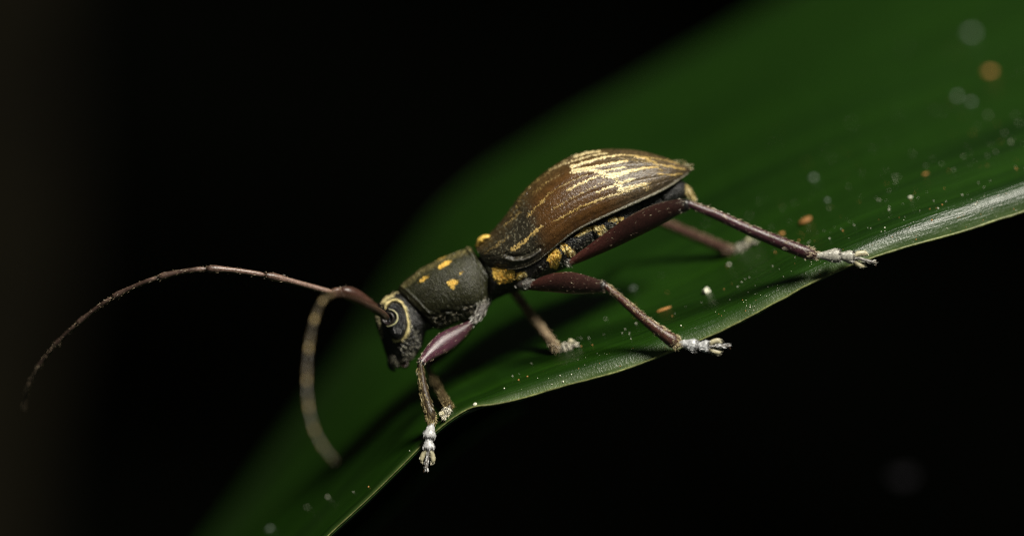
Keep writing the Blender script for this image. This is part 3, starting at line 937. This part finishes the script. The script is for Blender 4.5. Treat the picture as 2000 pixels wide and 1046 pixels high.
def leg(femur, tibia, tars, tw, coxa=None, fem_col=(PURP, RED), tib_col=PURP, tib_hair=(.42, .36, .22), blur=False, white=(.60, .60, .58), dw=7, hair_up=(0, -.3, 1)):
    L = empty('leg', beetle)
    fl = []
    if coxa:
        tb = tube(coxa, 18, 14)
        obj('coxa', tb[0], tb[1], M_body, L, np.array([.05, .045, .04]) * (0.5 + vnoise(tb[0] * 140))[:, None])
        fl.append(limb_fur(tb, 220, 9, .7, (.55, .54, .48), lift=.2, spread=.25, cvar=.5))
    if femur:
        tb = tube(femur, 70, 28)
        v, f, run, nor, tan = tb
        m = np.interp(run, [0, .25, .5, .8, 1], [1, .6, .25, .15, 0])[:, None]
        c = (np.asarray(fem_col[0]) * (1 - m) + np.asarray(fem_col[1]) * m) * (0.7 + .5 * vnoise(v * 90))[:, None]
        kn = sstep(.955, .985, run)[:, None]
        c = c * (1 - kn) + np.array([.012, .010, .010]) * kn
        obj('femur', v, f, M_leg, L, c)
        fl.append(limb_fur(tb, 700, 4.5, .5, (.12, .075, .06), lift=.25, spread=.2, cvar=.6))
        fl.append(limb_fur(tb, 520, 6, .5, (.40, .35, .24), up_only=hair_up, lift=.15, spread=.12, cvar=.4))
        fl.append(limb_fur(tb, 260, 6, .45, (.28, .22, .14), up_only=(0.3, -.2, -1), lift=.25, spread=.2, cvar=.5))
        fl.append(limb_fur(tb, 90, 5, 1.0, (.50, .46, .38), lo=.92, hi=.96, lift=.3, spread=.3))
    if tibia:
        tb = tube(tibia, 60, 18)
        v, f, run, nor, tan = tb
        c = np.asarray(tib_col)[None] * np.interp(run, [0, .06, .15, .8, 1], [.35, 1.1, 1, .7, .6])[:, None] * (0.65 + .6 * vnoise(v * 90))[:, None]
        obj('tibia', v, f, M_leg, L, c)
        fl.append(limb_fur(tb, 650, 9, .85, tib_hair, up_only=hair_up, lo=.02, lift=.45, spread=.2))
        fl.append(limb_fur(tb, 420, 8, .75, np.asarray(tib_hair) * .6, lift=.45, spread=.25))
        fl.append(limb_fur(tb, 160, 8, 1.0, np.asarray(tib_hair) * 1.2, lo=.88, lift=.5, spread=.3))
    tarsus(L, tars, tw, dw, fl, white=white)
    v, f, c = merge(fl)
    o = obj('bristles', v, f, M_hair, L, np.clip(c, 0, .9))
    o['kind'] = 'stuff'
    return L

# camera-side legs
leg([(919, 632, -.15, 7, 6), (905, 643, -.17, 12, 10), (885, 657, -.20, 18, 13), (862, 672, -.24, 19, 13), (842, 688, -.28, 14, 11), (829, 700, -.31, 9, 8), (821, 709, -.33, 7.5, 7)],
    [(820, 711, -.33, 5.5), (823, 730, -.335, 6.5), (828, 760, -.345, 8), (835, 790, -.355, 9.5), (841, 812, -.36, 10.5), (843, 823, -.36, 8)],
    [(843, 823, -.365), (838, 854, -.375), (837, 876, -.38), (834, 902, -.38), (832, 914, -.385)], (10, 12, 11.5),
    coxa=[(945, 594, -.10, 9), (940, 606, -.12, 10), (931, 620, -.14, 9), (922, 631, -.15, 6)],
    fem_col=(np.array([.055, .017, .030]), np.array([.042, .018, .022])), tib_col=np.array([.040, .026, .014]), tib_hair=(.30, .24, .11), hair_up=(-.6, -.2, .7), white=(.78, .78, .78))
leg([(1034, 560, -.17, 6, 6), (1052, 556, -.20, 12, 10), (1080, 552, -.25, 18, 13), (1112, 552, -.31, 21, 14), (1145, 556, -.37, 17.5, 12), (1167, 559, -.41, 13, 10), (1181, 560, -.43, 10.5, 9)],
    [(1180, 557, -.43, 6), (1197, 570, -.43, 6.5), (1225, 595, -.42, 7.5), (1260, 625, -.41, 9), (1295, 652, -.40, 11), (1318, 668, -.39, 12.5), (1326, 674, -.39, 8)],
    [(1322, 669, -.40), (1360, 675, -.41), (1382, 676, -.41), (1408, 676, -.41), (1421, 675, -.41)], (10, 12.5, 12),
    coxa=[(1010, 555, -.13, 9), (1020, 556, -.15, 11), (1030, 555, -.165, 11), (1040, 552, -.18, 6)], fem_col=(PURP * .95, RED * .9), tib_col=np.array([.085, .034, .026]), tib_hair=(.40, .33, .19), white=(.84, .85, .86))
leg([(1113, 513, -.18, 6, 6), (1130, 504, -.20, 9, 8), (1160, 487, -.24, 13, 10), (1200, 464, -.29, 18, 12), (1245, 438, -.35, 21.5, 14), (1285, 419, -.40, 20.5, 13), (1320, 405, -.44, 15, 11), (1344, 399, -.46, 11, 9)],
    [(1343, 397, -.46, 6.5), (1362, 405, -.46, 7.5), (1400, 420, -.45, 9), (1450, 443, -.44, 10), (1500, 464, -.43, 11), (1550, 484, -.41, 12), (1582, 496, -.40, 11), (1594, 500, -.39, 7)],
    [(1592, 499, -.40), (1639, 499, -.39), (1664, 502, -.38), (1692, 508, -.37), (1706, 512, -.37)], (10, 14, 13),
    coxa=[(1100, 500, -.15, 9), (1106, 508, -.17, 9), (1114, 514, -.18, 6)], fem_col=(PURP * .7, RED * 1.1), tib_col=np.array([.055, .020, .026]), tib_hair=(.36, .30, .20), white=(.66, .64, .55))

# far-side legs: the feet stand where the leaf is
def far_leg(kx, ky, kd, hip, knee_r, foot, toe, tib_col, tip_col, r0=6, r1=9):
    h0, n0 = leaf_hit(*foot)
    h1, n1_ = leaf_hit(*toe)
    df, dt = h0[1] - .03, h1[1] - .03
    fem = [(hip[0], hip[1], .15, 7), ((hip[0] * .6 + kx * .4), (hip[1] * .6 + ky * .4), .15 + (kd - .15) * .4, 16, 12), ((hip[0] * .3 + kx * .7), (hip[1] * .3 + ky * .7), .15 + (kd - .15) * .7, 15, 11), (kx, ky, kd, 8)]
    f = np.array([foot[0], foot[1], df])
    k = np.array([kx, ky, kd])
    tib = [tuple(k + (f - k) * t) + (r0 + (r1 - r0) * t,) for t in (0, .25, .5, .75, .95)] + [tuple(f) + (r1 * .8,)]
    t = np.array([toe[0], toe[1], dt])
    J = [tuple(f + (t - f) * u) for u in (0, .42, .65, .9, 1)]
    leg(fem, tib, J, (9, 12, 11), tib_col=tib_col, tib_hair=tip_col, white=(.62, .58, .46))
far_leg(832, 716, .34, (935, 612), 8, (877, 797), (868, 815), np.array([.07, .05, .025]), (.45, .36, .18), 7, 10)
far_leg(985, 545, .30, (1010, 560), 8, (1090, 685), (1124, 673), np.array([.26, .19, .12]), (.62, .50, .32), 9, 10)
far_leg(1262, 420, .55, (1120, 500), 8, (1430, 492), (1474, 473), np.array([.09, .045, .035]), (.30, .22, .15), 8, 11)

# ------------------------------------------------------------------ antennae
def antenna(segs, scape, pedicel, dark, light, fur=True, tip=.55, mid=.25):
    A = empty('antenna', beetle)
    fl = []
    tb = tube(scape, 40, 16)
    obj('scape', tb[0], tb[1], M_leg, A, np.array([.045, .020, .014]) * (0.6 + .7 * vnoise(tb[0] * 100))[:, None])
    fl.append(limb_fur(tb, 260, 5, .7, (.30, .24, .18), lift=.4, spread=.3))
    tb = tube(pedicel, 12, 14)
    obj('pedicel', tb[0], tb[1], M_leg, A, np.tile([.09, .05, .035], (len(tb[0]), 1)))
    for rows, base_c, ring in segs:
        tb = tube(rows, 40, 12)
        run = tb[2]
        w = np.interp(run, [0, .05, ring, ring + .15, .9, .97, 1], [.1, 1, 1, mid, tip, .05, .05])[:, None]
        c = (np.asarray(dark) * (1 - w) + np.asarray(light) * w) * np.asarray(base_c) * (0.7 + .5 * vnoise(tb[0] * 90))[:, None]
        obj('antenna_segment', tb[0], tb[1], M_leg, A, c)
        if fur:
            fl.append(limb_fur(tb, 170, 6, .65, (.22, .17, .11), lift=.5, spread=.3))
    v, f, c = merge(fl)
    obj('bristles', v, f, M_hair, A, c)['kind'] = 'stuff'
    return A

def chain(joints, radii):
    """Split one curved run into segments, each slightly swollen at its far end."""
    out = []
    full = catmull([(j[0], j[1], j[2]) for j in joints], 40 * (len(joints) - 1) + 1)
    xy = np.array([(j[0], j[1]) for j in joints], float)
    idx = [int(np.argmin(np.linalg.norm(full[:, :2] - p, axis=1))) for p in xy]
    for k in range(len(joints) - 1):
        i0, i1 = idx[k], idx[k + 1]
        rows = []
        for t in (0, .08, .35, .65, .9, .985):
            p = full[int(round(i0 + (i1 - i0) * t))]
            r = radii[k] + (radii[k + 1] - radii[k]) * t
            sw = {0: .55, .08: .8, .35: .85, .65: .92, .9: 1.25, .985: .9}[t]
            rows.append(tuple(p) + (r * sw,))
        out.append(rows)
    return out

# the one stretched out to the left, in focus (far side of the head)
j1 = [(650, 571, -.14), (517, 537, -.28), (402, 525, -.34), (308, 542, -.32), (218, 582, -.26), (150, 633, -.18), (106, 676, -.10), (74, 718, -.02), (54, 758, .06), (46, 795, .14)]
r1 = [6.5, 6.0, 5.8, 5.4, 5.0, 4.6, 4.2, 3.7, 3.2, 2.2]
sg = chain(j1, r1)
bc = [1.15, 1.0, .8, .7, .65, .6, .55, .5, .45]
rg = [.75, .7, .15, .12, .12, .12, .1, .1, .1]
antenna([(s, b, r) for s, b, r in zip(sg, bc, rg)],
        [(745, 612, .02, 8), (728, 598, -.02, 8.5), (710, 587, -.06, 12), (692, 577, -.09, 14), (676, 570, -.12, 12), (666, 567, -.13, 7)],
        [(666, 568, -.13, 5), (658, 568, -.135, 7), (650, 571, -.14, 6)], (.022, .011, .007), (.15, .095, .075))
# the one swung towards the lens and hanging down, strongly blurred
j2 = [(648, 574, -1.02), (632, 585, -1.08), (616, 618, -1.15), (604, 672, -1.24), (599, 735, -1.32), (602, 790, -1.38), (612, 835, -1.42), (628, 868, -1.44), (645, 890, -1.45), (654, 900, -1.45)]
r2 = [3.6, 3.6, 3.5, 3.4, 3.3, 3.2, 3.1, 3.0, 2.8, 2.2]
sg = chain(j2, r2)
antenna([(s, .62, r) for s, r in zip(sg, [.16] * 9)],
        [(754, 619, -.19, 6.5), (747, 613, -.26, 7.5), (735, 605, -.38, 7), (712, 592, -.58, 5.5), (690, 581, -.76, 5), (668, 573, -.92, 4)],
        [(668, 573, -.92, 3), (660, 572, -.97, 4), (650, 573, -1.02, 3.6)], (.014, .011, .006), (.62, .46, .20), fur=False, tip=.15, mid=.0)

# ------------------------------------------------------------------ debris on the leaf
M_white = plain_mat('pale_grit', (.50, .50, .40), .6)
M_orange = plain_mat('orange_flake', (.36, .17, .05), .6)
M_brown = plain_mat('brown_flake', (.22, .10, .03), .6)
M_clear = plain_mat('grey_grit', (.16, .20, .16), .35, .6)
def lump(px, py, rx, ry, rot=0, seed=0, n=12, m=8, rough=.35, flat=.6):
    """An irregular crumb lying on the leaf at that spot; sizes in px."""
    h, nrm = leaf_hit(px, py)
    if h is None:
        return None
    s = (DIST + h[1]) / DIST
    a1 = np.array([math.cos(rot), 0, -math.sin(rot)])
    a1 = a1 - nrm * (a1 @ nrm)
    a1 /= np.linalg.norm(a1)
    a2 = np.cross(nrm, a1)
    vs = []
    for i in range(m):
        th = math.pi * (i + .5) / m
        for j in range(n):
            a = 2 * math.pi * j / n
            vs.append(a1 * math.cos(a) * math.sin(th) * rx + a2 * math.sin(a) * math.sin(th) * ry + nrm * math.cos(th) * min(rx, ry) * flat)
    vs = np.array(vs)
    vs *= (1 - rough / 2 + rough * vnoise(vs / max(rx, ry) * (1.7 if rough < 1 else 3.2) + seed * 13.7))[:, None]
    f = grid_faces(m, n) + [tuple(range(n))[::-1], tuple((m - 1) * n + j for j in range(n))]
    return h + nrm * min(rx, ry) * K * flat * .5 + vs * K * s, f

def crumb(name, label, mat, *a, **k):
    r = lump(*a, **k)
    if r is None:
        return
    o = obj(name, r[0], r[1], mat)
    tag(o, label, 'debris', 'crumbs lying on the leaf')
crumb('plant_flake', 'orange elongated flake lying on the leaf beside the middle foot', M_orange, 1297, 605, 16, 5, rot=-.18, seed=1, n=18, flat=.5)
crumb('plant_flake', 'brownish blurred flake on the leaf above the hind shin', M_brown, 1574, 433, 14, 9, rot=-.3, seed=2)
crumb('plant_flake', 'small orange flake touching the hind shin', M_orange, 1527, 458, 6, 5, seed=3)
crumb('grit', 'orange blurred speck near the right edge, upper right of the leaf', M_orange, 1933, 143, 9.5, 10, seed=4)
crumb('grit', 'faint grey blurred speck, topmost on the leaf at upper right', M_clear, 1896, 68, 10, 10, seed=5)
crumb('grit', 'left of two faint blurred specks below the orange speck', M_clear, 1869, 190, 6, 6, seed=6)
crumb('grit', 'right of two faint blurred specks below the orange speck', M_clear, 1896, 201, 6, 6, seed=7)
crumb('grit', 'faint grey blurred speck alone right of the wing tips', M_clear, 1589, 349, 6, 6, seed=8)
crumb('grit', 'faint grey blurred speck below the lone speck above the hind shin', M_clear, 1616, 392, 4, 4, seed=9)
crumb('grit', 'faint blurred speck on the leaf under the middle knee', M_clear, 1236, 565, 7, 7, seed=10)
crumb('grit', 'largest sharp white grain on the leaf right of the hind shin', M_white, 1778, 386, 4.5, 3.5, seed=11)
crumb('grit', 'white grain at the corner where the leaf edge bends', M_white, 928, 790, 4.5, 5, seed=12)
crumb('plant_flake', 'pale pinkish curled crumb on the leaf at right', M_orange, 1808, 340, 6, 3, rot=-.5, seed=13)
crumb('grit', 'pale blurred grain at the lower left of the leaf', M_clear, 527, 1033, 7, 5, seed=14)
crumb('grit', 'white grain under the far hind foot', M_white, 1424, 517, 4, 3, rot=1.2, seed=15)
crumb('lint', 'ragged white lint crumb on the leaf above the middle foot', M_white, 1380, 571, 8.5, 7, seed=21, n=26, m=14, rough=1.5, flat=.8)
# countless dust grains
dust = {'white': [], 'orange': []}
spots_px = [(1242, 632), (1215, 650), (1221, 643), (1183, 622), (1208, 570), (1370, 590), (1414, 565), (1404, 613), (1330, 636), (1313, 617), (1150, 660), (1135, 676),
            (1157, 674), (1420, 520), (1620, 466), (1514, 493), (1717, 391), (1736, 410), (1737, 404), (1668, 440), (1728, 445), (1820, 430), (1879, 381), (1882, 305),
            (1862, 332), (1928, 323), (1985, 330), (1944, 297), (1962, 260), (1990, 240), (1974, 278), (1930, 225), (1900, 260), (1748, 355), (1747, 345), (1782, 300), (1905, 400),
            (1840, 400), (1832, 407), (1646, 451), (1530, 540), (1500, 560), (1509, 520), (1030, 735), (1050, 738), (1013, 742), (985, 758), (1078, 750), (1100, 745), (865, 820), (800, 880),
            (760, 935), (720, 950), (690, 960), (640, 970), (600, 990), (1260, 400), (1455, 470), (1560, 470), (1465, 600), (1440, 560), (1455, 545), (1180, 690)]
for i in range(300):
    x_ = rng.uniform(1000, 2050) if i < 120 else rng.uniform(1450, 2040)
    ey = np.interp(x_, ne[:, 0], ne[:, 1])
    spots_px.append((x_, ey - 6 - rng.exponential(55 if x_ < 1500 else 90)))
for i, (x_, y_) in enumerate(spots_px):
    big = i < 61
    r_ = rng.uniform(.8, 1.8) if big else rng.uniform(.45, 1.0)
    r = lump(x_, y_, r_ * rng.uniform(.8, 2.0), r_, rot=rng.uniform(0, 3), seed=i + 50, n=7, m=4, flat=.8)
    if r is None:
        continue
    dust['orange' if rng.random() < .3 else 'white'].append((r[0], r[1], np.zeros((len(r[0]), 3))))
for kname, mm, lab in (('white', M_white, 'fine pale dust grains scattered over the leaf'), ('orange', M_orange, 'fine orange dust grains scattered over the leaf')):
    pv, pf, _ = merge(dust[kname])
    tag(obj('dust', pv, pf, mm), lab, 'dust', kind='stuff')

# ------------------------------------------------------------------ far background: a trunk in the dark wood
M_bark = plain_mat('bark', (.0030, .0025, .0010), .95, .05, scale=.6, amt=.4)  # bark darkened well below its own tone: forest shade put into the colour
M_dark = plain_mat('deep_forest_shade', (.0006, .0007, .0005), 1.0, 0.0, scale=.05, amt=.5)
nv, mv = 30, 28
vs = []
for i in range(nv):
    z = -20 + 40 * i / (nv - 1)
    for j in range(mv):
        a = 2 * math.pi * j / mv
        r = 3.4 * (1 + .08 * math.sin(3 * a + z * .3) + .05 * math.sin(7 * a - z * .7))
        vs.append((-11.0 + r * math.cos(a) + z * .02, 34 + r * math.sin(a), z))
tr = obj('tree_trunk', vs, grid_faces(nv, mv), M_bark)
tag(tr, 'dim brown trunk blurred in the dark background at far left', 'tree trunk')
# the wood behind everything: a broad curved sheet, shade put into its near-black colour
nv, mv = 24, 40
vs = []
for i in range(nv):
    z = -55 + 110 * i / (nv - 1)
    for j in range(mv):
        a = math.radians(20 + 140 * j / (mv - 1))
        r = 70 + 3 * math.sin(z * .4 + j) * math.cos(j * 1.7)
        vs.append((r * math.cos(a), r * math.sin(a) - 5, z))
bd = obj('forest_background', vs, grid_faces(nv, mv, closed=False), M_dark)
bd['kind'] = 'structure'
bd['label'] = 'almost black unlit forest behind the leaf'
# a scrap of foliage far behind, only just catching light
M_scrap = plain_mat('shaded_foliage', (.012, .011, .014), .9, .1, scale=2, amt=.4)
vs, nn_, mm_ = [], 20, 10
for i in range(mm_):
    th = math.pi * (i + .5) / mm_
    for j in range(nn_):
        a = 2 * math.pi * j / nn_
        p = P(1760, 932, 3.2)
        vs.append(p + np.array([math.cos(a) * math.sin(th) * .075, math.sin(a) * math.sin(th) * .12 + .05 * math.cos(a), math.cos(th) * .02 + .015 * math.cos(2 * a)]))
sc_ = obj('background_leaf', np.array(vs), grid_faces(mm_, nn_) + [tuple(range(nn_))[::-1], tuple((mm_ - 1) * nn_ + j for j in range(nn_))], M_scrap)
tag(sc_, 'barely visible violet-grey blurred leaf scrap in the dark at lower right', 'leaf')
